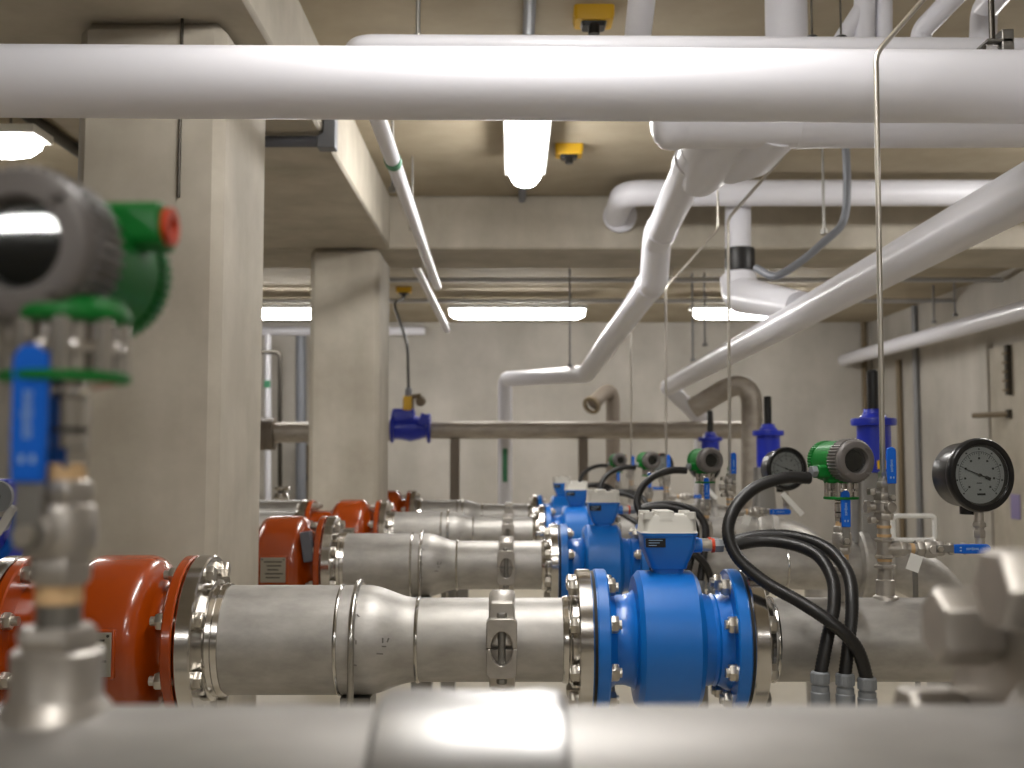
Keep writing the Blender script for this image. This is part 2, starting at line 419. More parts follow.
for sx in (-1, 1):
    for sy in (-1, 1): k.loft([rrect(.024, .024, .006, .247, (c[0] + sx * .042, sy * .04)), rrect(.022, .022, .006, .261, (c[0] + sx * .042, sy * .04))])
k.loft([rrect(.036, .106, .006, .243, (c[0] - .008, 0)), rrect(.034, .1, .006, .2625, (c[0] - .008, 0))])
k.build('lid_rib', 'pale_grey_plastic', t, sharp=30)
for y in (-.018, .02):
    g = MB().cyl((.055, y, .192), (.072, y, .192), .0145, 20).build('gland_boss', 'blue_paint', t)
    MB().cyl((.072, y, .192), (.092, y, .192), .012, 20).build('nipple', 'zinc_bolt', g)
    MB().cyl((.092, y, .192), (.098, y, .192), .0145, 20).build('ring', 'red_plastic', g)
    MB().hexa((.098, y, .192), AX, .026, .018).build('nut', 'gland_grey', g)
# outlet pipe with the elbow down
t = thing('outlet_pipe', '', 'pipe', at(.469), 'outlet pipes'); row.append((t, 'stainless outlet pipe leaving the blue flow meter of the {} to an elbow down'))
flange(t, 0, .03, .1425, R15, 'polished_steel', .022)
MB().tube(fillet([(.03, 0, 0), (1.06, 0, 0), (1.06, 0, FLOOR - AZ)], .23, 14), R15, 48).build('pipe', 'stainless', t, sharp=50)
for x in (.06, .48):
    MB().lathe([(x - .005, R15 - .002), (x - .003, R15 + .002), (x, R15 + .003), (x + .003, R15 + .002), (x + .005, R15 - .002)], n=64).build('weld_seam', 'weld_bead', t)
# ---- ball valve and transmitter (also used once on the header in front)
def lever(parent, o, up, side, fwd, L=.0745, marks=True):     # blue sleeved lever: up = along the sleeve
    o = Vector(o); up = Vector(up); side = Vector(side); fwd = Vector(fwd)
    def q(a, b_, c_): return o + side * a + up * b_ + fwd * c_
    m = MB(); m.prism([(-.0075, -.008), (.0075, -.008), (.0075, .032), (-.0075, .032)], q(0, 0, .028), side, up, fwd * .0025)
    h = m.build('handle', 'galvanised', parent, bevel=.001)
    w = .0095; pl = [(-w * .93, .028), (w * .93, .028)] + [(w, .05)] + [(w * math.cos(PI * i / 10), .028 + L - w + w * math.sin(PI * i / 10)) for i in range(11)] + [(-w, .05)]
    g = MB().prism(pl, q(0, 0, .0265), side, up, fwd * .0065).build('grip', 'lever_blue', h, bevel=.0015)
    if marks:
        k = MB(); x0 = .052
        for i, (hh, dd) in enumerate([(.0046, 0), (.0046, 0), (.0038, 0), (.0062, -.0012), (.0046, 0), (.0040, 0), (.0046, 0)]):
            for j in range(2):
                k.prism([(-.0024 + dd, x0 + i * .0037 + j * .0017), (-.0024 + dd + hh, x0 + i * .0037 + j * .0017), (-.0024 + dd + hh, x0 + i * .0037 + j * .0017 + .0008), (-.0024 + dd, x0 + i * .0037 + j * .0017 + .0008)], q(0, 0, .033), side, up, fwd * .0003)
        for dx in (-.004, .002):
            k.prism([(dx, .0385), (dx + .0024, .0385), (dx + .0024, .0425), (dx, .0425)], q(0, 0, .033), side, up, fwd * .0003)
        k.build('lettering', 'pale_ink', g)
    MB().hexa(q(0, 0, .0305), fwd, .011, .006).build('nut', 'zinc_bolt', h)
def ball_valve(loc, label, group, lx=0.0, ext=0.0):
    t = thing('ball_valve', label, 'valve', (loc[0], loc[1], loc[2] + ext), group)
    e_ = -ext
    MB().lathe([(e_ - .004, .031), (e_ + .002, .029), (e_ + .006, .0255), (e_ + .008, .0245), (.032, .0245), (.034, .022)], ax=(0, 0, 1), n=32).build('socket', 'cast_steel', t, sharp=40)
    MB().hexa((0, 0, .034), (0, 0, 1), .040, .012).build('bushing', 'cast_steel', t)
    MB().cyl((0, 0, .045), (0, 0, .072), .0122, 24).build('nipple', 'galvanised', t)
    for z in (.0585, .1255): MB().cyl((0, 0, z), (0, 0, z + .0105), .0128, 24).build('thread_tape', 'brass_tape', t)
    bd = MB().hexa((0, 0, .069), (0, 0, 1), .031, .016); bd.lathe([(.083, .0155), (.087, .0185), (.094, .0195), (.104, .0195), (.112, .018), (.114, .0155)], ax=(0, 0, 1), n=28); bd.hexa((0, 0, .113), (0, 0, 1), .031, .014)
    bd.cyl((lx, 0, .098), (lx, -.026, .098), .0105, 18); bd.hexa((lx, -.018, .098), (0, -1, 0), .016, .006)
    bd.build('body', 'cast_steel', t, bevel=.0012)
    lever(t, (lx, 0, .098), (0, 0, 1), (1, 0, 0), (0, -1, 0))
    return t
def transmitter(loc, rz, label, group, off=(0, 0, 0)):
    t = thing('pressure_transmitter', label, 'transmitter', loc, group)
    rot = Matrix.Rotation(rz, 3, 'Z'); fw = rot @ Vector((0, -1, 0)); sd = rot @ Vector((1, 0, 0)); hc = Vector((0, 0, .2605)) + Vector(off)
    Z = (0, 0, 1)
    st = MB().hexa((0, 0, .132), Z, .024, .014); st.lathe([(.145, .0135), (.153, .0135), (.1535, .012), (.1555, .012), (.156, .0138), (.172, .0138), (.174, .012), (.178, .016), (.1815, .03)], ax=Z, n=32)
    st.build('stem', 'polished_steel', t, sharp=30)
    MB().lathe([(.153, .0128), (.156, .0128)], ax=Z, n=24).build('seal_ring', 'gasket', t)
    MB().lathe([(.181, .033), (.182, .0355), (.186, .0355), (.187, .033)], ax=Z, n=48).build('collar_ring', 'green_paint', t)
    sn = MB().cyl((0, 0, .186), (0, 0, .216), .0245, 32); sn.lathe([(.197, .032), (.200, .0325), (.203, .032)], ax=(0, 0, 1), n=32)
    for i in range(8):
        a = i * PI / 4 + .3; sn.cyl((.0275 * math.cos(a), .0275 * math.sin(a), .186), (.0275 * math.cos(a), .0275 * math.sin(a), .216), .0068, 16)
    sn.build('sensor_block', 'polished_steel', t)
    base_ = MB().lathe([(.2145, .033), (.216, .035), (.221, .035), (.229, .028)], ax=Z, n=40)
    hb = base_
    hb.lathe([(-.05, .030), (-.048, .040), (-.02, .0415), (.036, .0415), (.042, .037)], hc, fw, 48)
    hb.lathe([(-.004, .032), (.0, .0345), (.03, .036), (.034, .030)], Vector((hc.x, hc.y, hc.z - .042)), (0, 0, 1), 36)
    # conduit entries: high on one side, low on the other
    def entry(s_, z, bk):
        o = hc + Vector((0, 0, z)) - fw * bk
        pl = [(-.015, -.0135), (.011, -.0135), (.015, -.0095), (.015, .0095), (.011, .0135), (-.015, .0135)]
        hb.prism(pl, o + sd * s_ * .006, fw, Vector((0, 0, 1)), sd * s_ * .05)
    entry(1, .024, .014); entry(-1, -.022, 0)
    hd = hb.build('housing', 'green_paint', t, bevel=.002, sharp=35)
    o = hc + Vector((0, 0, .024)) - fw * .014
    MB().lathe([(.055, .0115), (.060, .0115), (.060, .006), (.056, .005)], o, sd, 24).build('plug', 'red_plastic', hd)
    o = hc + Vector((0, 0, -.022))
    MB().hexa(o - sd * .056, -sd, .022, .012).build('gland', 'gland_grey', hd)
    MB().cyl(hc + fw * .012 + sd * .030 + Vector((0, 0, -.033)), hc + fw * .018 + sd * .036 + Vector((0, 0, -.036)), .0045, 12).build('screw', 'zinc_bolt', hd)
    rc = MB().gear(-.062, -.047, .0408, .0425, hc, fw, 44); rc.lathe([(-.066, .026), (-.062, .039)], hc, fw, 40)
    rc.build('rear_cap', 'green_paint', t)
    cp = MB().gear(.022, .054, .0423, .0452, hc, fw, 40, .0415)
    cp.lathe([(.023, .0418), (.052, .0428), (.0575, .0425), (.062, .0395), (.063, .0375), (.063, .0270), (.058, .0245), (.050, .0240), (.050, .0225), (.044, .0225), (.044, .0415), (.023, .0416)], hc, fw, 56, ring=True)
    for a in (.8, 2.4, 4.0, 5.5):
        v = sd * math.cos(a) + Vector((0, 0, 1)) * math.sin(a); cp.box(hc + fw * .0625 + v * .0355, (.008, .008, .004), Matrix.Rotation(0, 3, 'Z'))
    c_ = cp.build('display_cap', 'cap_grey', t, sharp=38)
    MB().lathe([(.044, .0255), (.046, .0255)], hc, fw, 40).build('display', 'display', c_)
    MB().lathe([(.052, .0242), (.054, .0242)], hc, fw, 40).build('window', 'clear_glass', c_)
    return t
TX = .679
t = ball_valve(at(TX, 0, R15), '', 'blue lever valves under the transmitters', ext=.02); row.append((t, 'small steel ball valve with upright blue lever under the transmitter, {}'))
t = transmitter(at(TX, 0, R15 + .02), math.radians(14), '', 'green pressure transmitters'); row.append((t, 'green pressure transmitter with dark round display, above the {}'))
# riser with tee, ball valve and the branch to the gauge
RX = .766
t = thing('riser_valve', '', 'valve', at(RX, 0, R15 + .024), 'riser valves with blue lever'); row.append((t, 'tall steel riser valve with tee and blue lever, carrying thin tube, {}'))
Z = (0, 0, 1)
MB().lathe([(-.028, .027), (-.021, .025), (-.018, .019), (.012, .019), (.014, .0145), (.03, .0145)], ax=Z, n=28).build('socket', 'cast_steel', t)
m = MB().cyl((0, 0, .03), (0, 0, .06), .0135, 22); m.hexa((0, 0, .036), Z, .04, .008); m.lathe([(.058, .0165), (.096, .0165)], ax=Z, n=28); m.cyl((0, 0, .076), (.03, 0, .076), .0165, 24); m.hexa((0, 0, .056), Z, .036, .008); m.hexa((0, 0, .09), Z, .036, .008); m.cyl((0, 0, .096), (0, 0, .14), .0125, 22)
m.build('tee', 'cast_steel', t, sharp=30)
for z in (.05, .1, .118): MB().cyl((0, 0, z), (0, 0, z + .006), .0145, 22).build('thread_tape', 'brass_tape', t)
m = MB().hexa((0, 0, .135), Z, .036, .016); m.lathe([(.148, .017), (.154, .021), (.170, .021), (.176, .017)], ax=Z, n=26); m.hexa((0, 0, .175), Z, .036, .016); m.cyl((0, 0, .19), (0, 0, .225), .009, 18); m.hexa((0, 0, .2), Z, .024, .014)
m.cyl((0, 0, .162), (-.034, 0, .162), .0105, 18); m.hexa((-.03, 0, .162), (-1, 0, 0), .026, .008); m.cyl((0, 0, .162), (.008, -.03, .162), .011, 18)
for z in (.128, .186): m.hexa((-.024, 0, z), (0, 0, 1), .018, .014); m.cyl((0, 0, z + .006), (-.026, 0, z + .006), .005, 12)
m.build('body', 'cast_steel', t, bevel=.001)
lever(t, (.008, 0, .182), (0, 0, 1), (1, 0, 0), (0, -1, 0))
t = thing('branch_valve', '', 'valve', at(RX + .03, 0, R15 + .100), 'side valves feeding the gauges'); row.append((t, 'horizontal steel valve with blue lever feeding the gauge, {}'))
X_ = (1, 0, 0)
m = MB().hexa((0, 0, 0), X_, .028, .014); m.cyl((.012, 0, 0), (.04, 0, 0), .0105, 18); m.hexa((.036, 0, 0), X_, .03, .014); m.lathe([(.05, .016), (.056, .019), (.07, .019), (.076, .016)], ax=X_, n=26); m.hexa((.076, 0, 0), X_, .03, .014); m.cyl((.088, 0, 0), (.15, 0, 0), .0085, 18); m.hexa((.1, 0, 0), X_, .024, .01); m.hexa((.128, 0, 0), X_, .024, .01)
m.tube(fillet([(.145, 0, 0), (.166, 0, 0), (.166, 0, .022)], .016), .0105, 18); m.cyl((.063, 0, 0), (.063, -.028, 0), .0095, 16)
m.build('body', 'cast_steel', t, bevel=.001)
MB().cyl((.022, 0, 0), (.03, 0, 0), .0112, 18).build('thread_tape', 'brass_tape', t)
lever(t, (.073, 0, .002), X_, (0, 0, -1), (0, -1, 0))
MB().box((.02, -.03, -.026), (.026, .002, .034), Matrix.Rotation(.35, 3, 'Y')).build('tag', 'white_tag', t)
# gauge
GX, GZ = .967, -.031
t = thing('pressure_gauge', '', 'gauge', (GX - .005, ROWY[0], GZ), 'black pressure gauges'); row.append((t, 'round black pressure gauge with pale dial, standing on the side valve of the {}'))
gz0 = (AZ + R15 + .122) - GZ
Yn = (0, -1, 0)
m = MB().hexa((0, 0, gz0), Z, .022, .016); m.cyl((0, 0, gz0 + .01), (0, 0, -.07), .0095, 18); m.hexa((0, 0, gz0 + .022), Z, .026, .010)
m.build('stem', 'cast_steel', t)
t.rotation_euler = (0, 0, math.radians(13))
MB().lathe([(-.075, .050), (-.07, .060), (-.06, .066), (-.01, .070), (-.002, .071), (0, .075), (.003, .0765), (.012, .0765), (.017, .074), (.018, .070), (.0175, .0635), (.008, .0600), (.004, .0595), (.0035, .03), (.003, .002)], (0, 0, 0), Yn, 72).build('case', 'black_plastic', t, sharp=35)
MB().cyl((.0, .03, -.082), (.0, .03, -.06), .02, 24).build('stem_boss', 'black_plastic', t)
d_ = MB().lathe([(.0045, .0585), (.006, .0585)], (0, 0, 0), Yn, 56).build('dial', 'dial_white', t)
k = MB()
for i in range(41):
    a = math.radians(225 - i * 270 / 40); big = i % 5 == 0
    r0 = .040 if big else .0435; v = Vector((math.cos(a), 0, math.sin(a)))
    k.box(v * ((r0 + .0475) / 2) + Vector((0, -.0062, 0)), (.0475 - r0, .0006, .0012 if big else .0007), Matrix.Rotation(-a, 3, 'Y'))
    if big: k.box(v * .0345 + Vector((0, -.0062, 0)), (.0045, .0006, .0042)); k.box(v * .0535 + Vector((0, -.0062, 0)), (.0036, .0006, .003))
for i in range(60):
    a = math.radians(225 - i * 270 / 60); b_ = math.radians(225 - (i + 1) * 270 / 60)
    k.prism([(.048 * math.cos(a), .048 * math.sin(a)), (.0487 * math.cos(a), .0487 * math.sin(a)), (.0487 * math.cos(b_), .0487 * math.sin(b_)), (.048 * math.cos(b_), .048 * math.sin(b_))], (0, -.0062, 0), (1, 0, 0), (0, 0, 1), (0, -.0004, 0))
k.box((.001, -.0062, -.030), (.0045, .0006, .0035)); k.box((.003, -.0062, -.0395), (.019, .0006, .0042)); k.box((-.001, -.0062, -.0165), (.012, .0006, .002))
k.build('markings', 'ink', d_)
a = math.radians(160); v = Vector((math.cos(a), 0, math.sin(a))); pnd = Vector((-v.z, 0, v.x)); o = Vector((0, -.0082, 0))
nd = MB().prism([(0, -.0012), (.040, -.0005), (.040, .0005), (0, .0012), (-.012, .0016), (-.014, .0034), (-.026, .0034), (-.026, -.0034), (-.014, -.0034), (-.012, -.0016)], o, v, pnd, (0, -.0008, 0)); nd.lathe([(.006, .0035), (.0105, .003)], (0, 0, 0), Yn, 16)
nd.build('needle', 'ink', t)
MB().lathe([(.0125, .062), (.0145, .062)], (0, 0, 0), Yn, 48).build('glass', 'clear_glass', t)
# thin sensing tube from the riser to the ceiling
t = thing('sensing_tube', '', 'tube', at(RX, 0, R15 + .246), 'thin steel tubes above the risers'); row.append((t, 'thin bare steel tube rising from the riser valve of the {}'))
zt = .86 - (AZ + R15 + .246)
MB().tube(fillet([(0, 0, 0), (.006, 0, zt), (.27, -.02, zt + .30), (.27, -.02, ZC - (AZ + R15 + .246))], .05), .0058, 12).build('tube', 'zinc_bolt', t)
MB().hexa((0, 0, -.002), Z, .017, .014).build('nut', 'zinc_bolt', t)
# flexible conduits
def hose(pts, r=.0125):
    return even(spline(pts, 14), .0034)
GL = [(820, 'left'), (845, 'middle'), (867, 'right')]
HP = [[P(727, 547, 2.262), P(760, 541, 2.262), P(790, 544, 2.24), P(817, 555, 2.2), P(832, 578, 2.16), P(834, 605, 2.13), P(828, 635, 2.11), P(821, 672, 2.1)],
      [P(727, 543, 2.30), P(760, 536, 2.29), P(795, 537, 2.27), P(828, 549, 2.22), P(848, 574, 2.17), P(852, 605, 2.13), P(849, 640, 2.11), P(845, 675, 2.1)],
      [P(810, 478, 2.268), P(784, 478, 2.26), P(755, 488, 2.25), P(735, 508, 2.23), P(728, 532, 2.21), P(738, 558, 2.19), P(765, 582, 2.16), P(800, 602, 2.12), P(833, 624, 2.08), P(856, 647, 2.08), P(866, 676, 2.09)]]
HL = ['black ribbed cable conduit from flow meter to the first grey gland, {}', 'black ribbed cable conduit from flow meter to the middle grey gland, {}', 'black ribbed cable conduit looping from green transmitter to the last grey gland, {}']
HG = [P(820, 676, 2.1), P(845, 678, 2.1), P(867, 682, 2.09)]
for i in range(3):
    e = HG[i]; L = e - Vector((0, 0, .03))
    t = thing('cable_conduit', '', 'conduit', L, 'black flexible conduits'); row.append((t, HL[i]))
    path = [p - L for p in hose(HP[i] + [e - Vector((0, 0, .012))])]
    MB().tube(path, .0131, 12, ribs=.90).build('hose', 'black_rubber', t, sharp=80)
    g = MB().lathe([(-.03, .018), (.0, .018), (.002, .0165), (.012, .0165), (.013, .0145), (.016, .0145), (.017, .0175), (.036, .0175), (.039, .015)], (0, 0, 0), Z, 28); g.gear(.018, .035, .0165, .0185, (0, 0, 0), Z, 8)
    g.build('gland', 'gland_grey', t, sharp=30)
jb = HG[1] - Vector((0, 0, .1))
t = thing('junction_box', '', 'box', (jb.x, jb.y, FLOOR), 'gland boxes'); row.append((t, 'grey gland box on a post below the cable conduits, {}'))
h_ = jb.z - FLOOR
MB().b2((-.085, -.04, h_ - .06), (.085, .04, h_ + .038)).build('case', 'gland_grey', t, bevel=.006)
MB().b2((-.02, -.02, .01), (.02, .02, h_ - .06)).build('post', 'galvanised', t); MB().box((0, 0, .005), (.14, .14, .01)).build('base_plate', 'galvanised', t)
# blue bonnet of the outlet valve (outside the frame in the first run)
bon = thing('gate_valve', '', 'valve', at(1.25), 'blue topped gate valves')
MB().lathe([(-.05, .1), (-.05, .125), (-.042, .13), (-.02, .13), (-.018, .11), (.018, .11), (.02, .13), (.042, .13), (.05, .125), (.05, .1)], ax=AX, n=56).build('body', 'stainless', bon, sharp=30)
MB().loft([rrect(.12, .11, .02, .08), rrect(.10, .1, .02, .16), rrect(.09, .09, .02, .33)]).build('neck', 'galvanised', bon)
MB().lathe([(.322, .052), (.33, .058), (.485, .058), (.487, .076), (.50, .078), (.512, .076), (.514, .05), (.53, .035), (.545, .032)], (0.025, 0, 0), Z, 40).build('bonnet', 'valve_blue', bon, sharp=30)
m = MB()
path = [(.025, 0, .54 + i * .006) for i in range(24)]
m.tube(path, .021, 16, ribs=.82); m.hexa((.025, 0, .672), Z, .03, .012); m.build('stem', 'black_plastic', bon, sharp=70)
MB().box((.03, -.06, .35), (.03, .004, .03)).build('tag', 'yellow_plastic', bon)
BL = [None, 'blue cylinder gate valve with black threaded stem behind the nearest gauge tube', 'blue cylinder gate valve with black stem above the second gauge from the front', 'smallest blue cylinder gate valve, behind the second green transmitter']
for i in range(1, 4):
    o = bon if i == 1 else copy_tree(bon)
    o.location = (1.25, ROWY[i], AZ); o['label'] = BL[i]
# limit switch on the second valve only
# copies of the run
for o, lab in row: o['label'] = lab.format(RUN[0])
first = [o for o, _ in row]; labs = [l for _, l in row]
rows = [first]
for i in range(1, 4):
    r = []
    for o, lab in zip(first, labs):
        c = copy_tree(o); c.location = (o.location.x, o.location.y + 1.6 * i, o.location.z); c['label'] = lab.format(RUN[i]); r.append(c)
    rows.append(r)
cv = rows[1][0]
MB().box((-.69, -.135, .075), (.034, .05, .10), Matrix.Rotation(-.15, 3, 'Y')).build('limit_switch', 'switch_grey', cv, bevel=.003)
cv['label'] = 'glossy orange check valve with grey limit switch, bolted into the second pipeline'

# ------------------------------------------------------------------ the header in front
HY, HZ, HR = .62, -.258, .12
t = thing('header_pipe', 'wide stainless header pipe crossing the bottom of the view', 'pipe', (0, HY, HZ))
MB().lathe([(-1.5, HR), (.318, HR)], n=96).build('pipe', 'stainless_header', t)
m = MB().lathe(disc(.315, .352, .213, HR * .9, .006), n=96); m.lathe([(.295, HR - .002), (.302, HR + .006), (.315, HR + .02), (.315, HR - .004)], n=96, ring=True)
m.build('flange', 'cast_steel', t)
t2 = thing('header_valve', 'grey steel valve bolted to the flange at the end of the header pipe', 'valve', (.36, HY, HZ))
m = MB().lathe([(0, .09), (0, .207), (.006, .213), (.03, .213), (.036, .207), (.036, .15), (.06, .14), (.12, .15), (.22, .16), (.30, .15), (.36, .14), (.36, .2), (.366, .21), (.39, .21), (.396, .2), (.396, .1)], n=80)
m.build('body', 'cast_steel', t2)
MB().lathe([(-.008, .16), (0, .16)], n=64).build('gasket', 'gasket', t2)
for i in range(12):
    a = math.radians(6 + 30 * i); y, z = .185 * math.sin(a), .185 * math.cos(a)
    m = MB().cyl((-.07, y, z), (.08, y, z), .0145, 18); m.hexa((-.045, y, z), (-1, 0, 0), .045, .040, rot=.12 - a); m.hexa((.036, y, z), (1, 0, 0), .046, .028, rot=.4 * i)
    m.build('bolt', 'cast_steel', t2, bevel=.0012)
MB().tube(fillet([(.39, 0, 0), (.8, 0, 0), (.8, 0, FLOOR - HZ)], .25), .12, 40).build('outlet', 'stainless_header', t2)
t = thing('repair_sleeve', 'bright steel coupling sleeve wrapped around the header pipe', 'clamp', (0, HY, HZ))
MB().lathe([(-.0735, HR - .001), (-.0735, HR + .005), (-.070, HR + .0088), (-.055, HR + .0092), (-.03, HR + .0085), (.0, HR + .0085), (.018, HR + .0092), (.026, HR + .0088), (.0295, HR + .005), (.0295, HR - .001)], n=96).build('band', 'polished_steel', t, sharp=20)
bpy.data.objects['band'].data.materials[0] = M['sleeve_steel']
m = MB().cyl((-.06, .125, -.05), (-.06, .125, .02), .006, 12); m.cyl((.016, .125, -.05), (.016, .125, .02), .006, 12); m.box((-.022, .118, .012), (.09, .02, .016)); m.box((-.022, .118, -.042), (.09, .02, .016)); m.build('lock_bar', 'zinc_bolt', t)
FX = -.2525
FZ = HZ + HR
ball_valve((FX, HY, FZ), 'large nearby ball valve with upright lettered blue lever on the header pipe', None, lx=-.006)
transmitter((FX, HY, FZ), math.radians(-3), 'large nearby green transmitter with dark glass display and red plug', None, off=(-.014, .03, -.005))
for x in (-1.2, .1):
    t = thing('header_stand', 'grey steel stand under the header pipe, ' + ('at its far end' if x < 0 else 'below the bright sleeve'), 'support', (x, HY, FLOOR), 'stands under the header pipe')
    hh = HZ - FLOOR - HR
    MB().box((0, 0, .006), (.24, .24, .012)).build('base_plate', 'galvanised', t); MB().b2((-.04, -.04, .01), (.04, .04, hh - .01)).build('post', 'galvanised', t); MB().b2((-.04, -.12, hh - .02), (.04, .12, hh + .002)).build('saddle', 'galvanised', t)

# ------------------------------------------------------------------ lamps
def lamp(c, along_y, label, L=1.27):
    t = thing('strip_light', label, 'light', c, 'white strip lights')
    w, h = .16, .09
    def q(a, b_, z): return (b_, a, z) if along_y else (a, b_, z)
    n = 12; prof = [(w / 2 * math.cos(PI * i / n), -h * (math.sin(PI * i / n) ** .7)) for i in range(n + 1)]
    secs = []
    for a, s_ in ((-L / 2, .62), (-L / 2 + .05, .93), (-L / 2 + .1, 1), (L / 2 - .1, 1), (L / 2 - .05, .93), (L / 2, .62)):
        secs.append([Vector(q(a, y * s_, z * s_)) for y, z in prof])
    MB().loft(secs).build('diffuser', 'lamp_diffuser', t, sharp=60)
    MB().box((0, 0, .018), q(L + .05, w * 1.3, .04)).build('housing', 'housing_white', t, bevel=.006)
    for s_ in (-.4, .4): MB().cyl(q(s_ * L, 0, .035), q(s_ * L, 0, ZC - c[2]), .006, 10).build('hanger', 'galvanised', t)
    return t
lamp((.066, 4.83, 1.44), True, 'strip light seen end-on below the ceiling, middle of the view')
lamp((.05, 10.35, 1.42), False, 'long strip light across the back, middle of three in a row')
lamp((2.35, 10.35, 1.42), False, 'strip light across the back, partly behind the white wye pipe')
lamp((-2.25, 10.35, 1.42), False, 'strip light across the back, seen between the two concrete columns')
lamp((-2.76, 4.85, 1.44), False, 'strip light at the left edge above the near green transmitter')
lamp((3.02, 4.85, 1.44), False, 'strip light just outside the right edge of the view')
lamp((.066, 1.9, 1.44), True, 'strip light overhead in front of the big white pipe', 1.27)
lamp((.066, -.9, 1.44), True, 'strip light overhead behind the viewer')
lamp((-3.2, -4.95, 1.44), False, 'strip light overhead far behind the viewer, left bay')
lamp((2.6, -3.5, 1.44), False, 'added fill strip light far behind the viewer, right bay')  # added unseen lamp, brightens the near side of the room

# ------------------------------------------------------------------ overhead white pipes
def pipe(name, label, pts, r, mat='white_plastic', cat='pipe', fil=.08, n=28, group=None, sockets=()):
    pts = [Vector(p) for p in pts]; L = pts[0]
    t = thing(name, label, cat, L, group)
    MB().tube(fillet([p - L for p in pts], fil) if len(pts) > 2 else [p - L for p in pts], r, n).build('pipe', mat, t, sharp=50)
    for p, d, ln, k_ in sockets:
        p = Vector(p) - L; d = Vector(d).normalized()
        MB().lathe([(-ln / 2, r), (-ln / 2 + .004, r * k_), (ln / 2 - .004, r * k_), (ln / 2, r)], p, d, 32).build('socket', mat, t)
    return t
a0, a1 = P(0, 81, 2.5), P(1024, 87, 2.5); dv = a1 - a0
pipe('overhead_pipe', 'wide white pipe crossing the whole top of the view', [a0 - dv * .6, a1 + dv * .4], .083, n=64)
b0 = P(352, 45, 3.05); b1 = P(437, 286, 7.3)
pipe('overhead_pipe', 'slim white pipe above the wide one, elbowing back along the ceiling beam', [P(1620, 52, 3.05), b0, b1], .03, fil=.06)
bd_ = P(385, 177, 4.25); ob = [o for o in bpy.data.objects if o.name.startswith('overhead_pipe')][-1]
MB().lathe([(-.03, .031), (-.029, .034), (.029, .034), (.03, .031)], (0, 0, 0), b1 - b0, 24).build('green_band', 'green_label', ob).location = b0.lerp(b1, (4.25 - 3.05) / (7.3 - 3.05)) - P(1620, 52, 3.05)
pipe('overhead_pipe', 'short slim white pipe hung below the far concrete beam', [P(415, 264, 7.3), P(447, 330, 9.6)], .028)
# big wye behind the wide pipe
c0, c1 = P(668, 114, 3.4), P(1700, 110, 3.4)
t = pipe('branch_pipe', 'white drain pipe with large branch fitting behind the wide white pipe', [c0, c1], .108, n=40)
L = c0
MB().lathe([(-.055, .03), (-.05, .06), (-.038, .088), (-.015, .108), (.01, .113), (.03, .112), (.05, .108)], (0, 0, 0), AX, 40).build('end_cap', 'white_plastic', t)
q0 = P(728, 110, 3.4) - L; q1 = P(704, 166, 3.80) - L
MB().tube([q0, q0.lerp(q1, .5), q1, q1.lerp(q0, -.25)], [.112, .116, .098, .074], 36).build('branch', 'white_plastic', t, sharp=60)
MB().tube([P(775, 116, 3.4) - L, P(748, 150, 3.6) - L, P(728, 168, 3.74) - L], [.108, .10, .06], 32).build('gusset', 'white_plastic', t)
MB().lathe([(-.03, .114), (.03, .114)], P(805, 112, 3.4) - L, AX, 40).build('collar', 'white_plastic', t)
s0, s1, s2, s3, s4, s5 = P(700, 148, 3.62), P(657, 240, 4.85), P(654, 280, 5.05), P(586, 374, 8.2), P(505, 379, 10.0), P(505, 560, 10.0)
pipe('drain_pipe', 'white drain pipe zigzagging from the ceiling to the back wall with green label', [s0, s1, s2, s3, s4, s5], .065, fil=.07, n=32,
     sockets=[(s1.lerp(s0, .12), s1 - s0, .12, 1.08), (s2.lerp(s3, .04), s3 - s2, .1, 1.08), (s0.lerp(s1, .12), s1 - s0, .1, 1.1)])
g = thing('', '', '') if False else None
MB().b2((-.022, -.003, 0), (.022, .003, .30)).build('label_strip', 'green_label', bpy.data.objects['drain_pipe']).location = P(505, 482, 9.93) - s0
# horizontal pipe in front of the far beam
hz = 1.315; hy = 5.95
ph = P(640, 193, hy)
t = pipe('cross_pipe', 'white pipe running level in front of the far concrete beam, elbow at its end', [(3.6, hy, ph.z), (P(624, 193, hy).x, hy, ph.z), (P(624, 193, hy).x, 6.44, ph.z - .02)], .072, fil=.1, n=32)
MB().lathe([(0, .1), (.03, .1)], Vector((P(622, 195, 6.3).x, 6.41, ph.z - .02)) - Vector((3.6, hy, ph.z)), (0, 1, 0), 36).build('wall_collar', 'white_plastic', t)
# diagonal pipe along the right with the wye and the black coupling
d0, d1 = P(1024, 192, 2.8), P(668, 387, 9.3); dd = d1 - d0
pipe('long_drain_pipe', 'long white pipe slanting from upper right to the back, past the wye', [d0 - dd * .3, d1, P(702, 420, 9.6), P(702, 520, 9.6)], .068, fil=.05, n=32)
v0 = P(738, 196, 6.1)
t = pipe('wye_pipe', 'white vertical pipe with black rubber coupling dropping into the slanting pipe', [v0, P(738, 292, 6.08), P(803, 307, 5.1)], .072, fil=.09, n=32)
MB().lathe([(-.066, .072), (-.064, .08), (-.05, .083), (.05, .083), (.064, .08), (.066, .072)], P(740, 260, 6.08) - v0, Z, 36).build('rubber_coupling', 'black_rubber', t)
wp = fillet([P(738, 277, 6.08), P(740, 295, 6.05), P(800, 306, 5.1)], .08); MB().tube([p - v0 for p in wp], [.1] * (len(wp) - 1) + [.07], 32).build('wye_body', 'white_plastic', t)
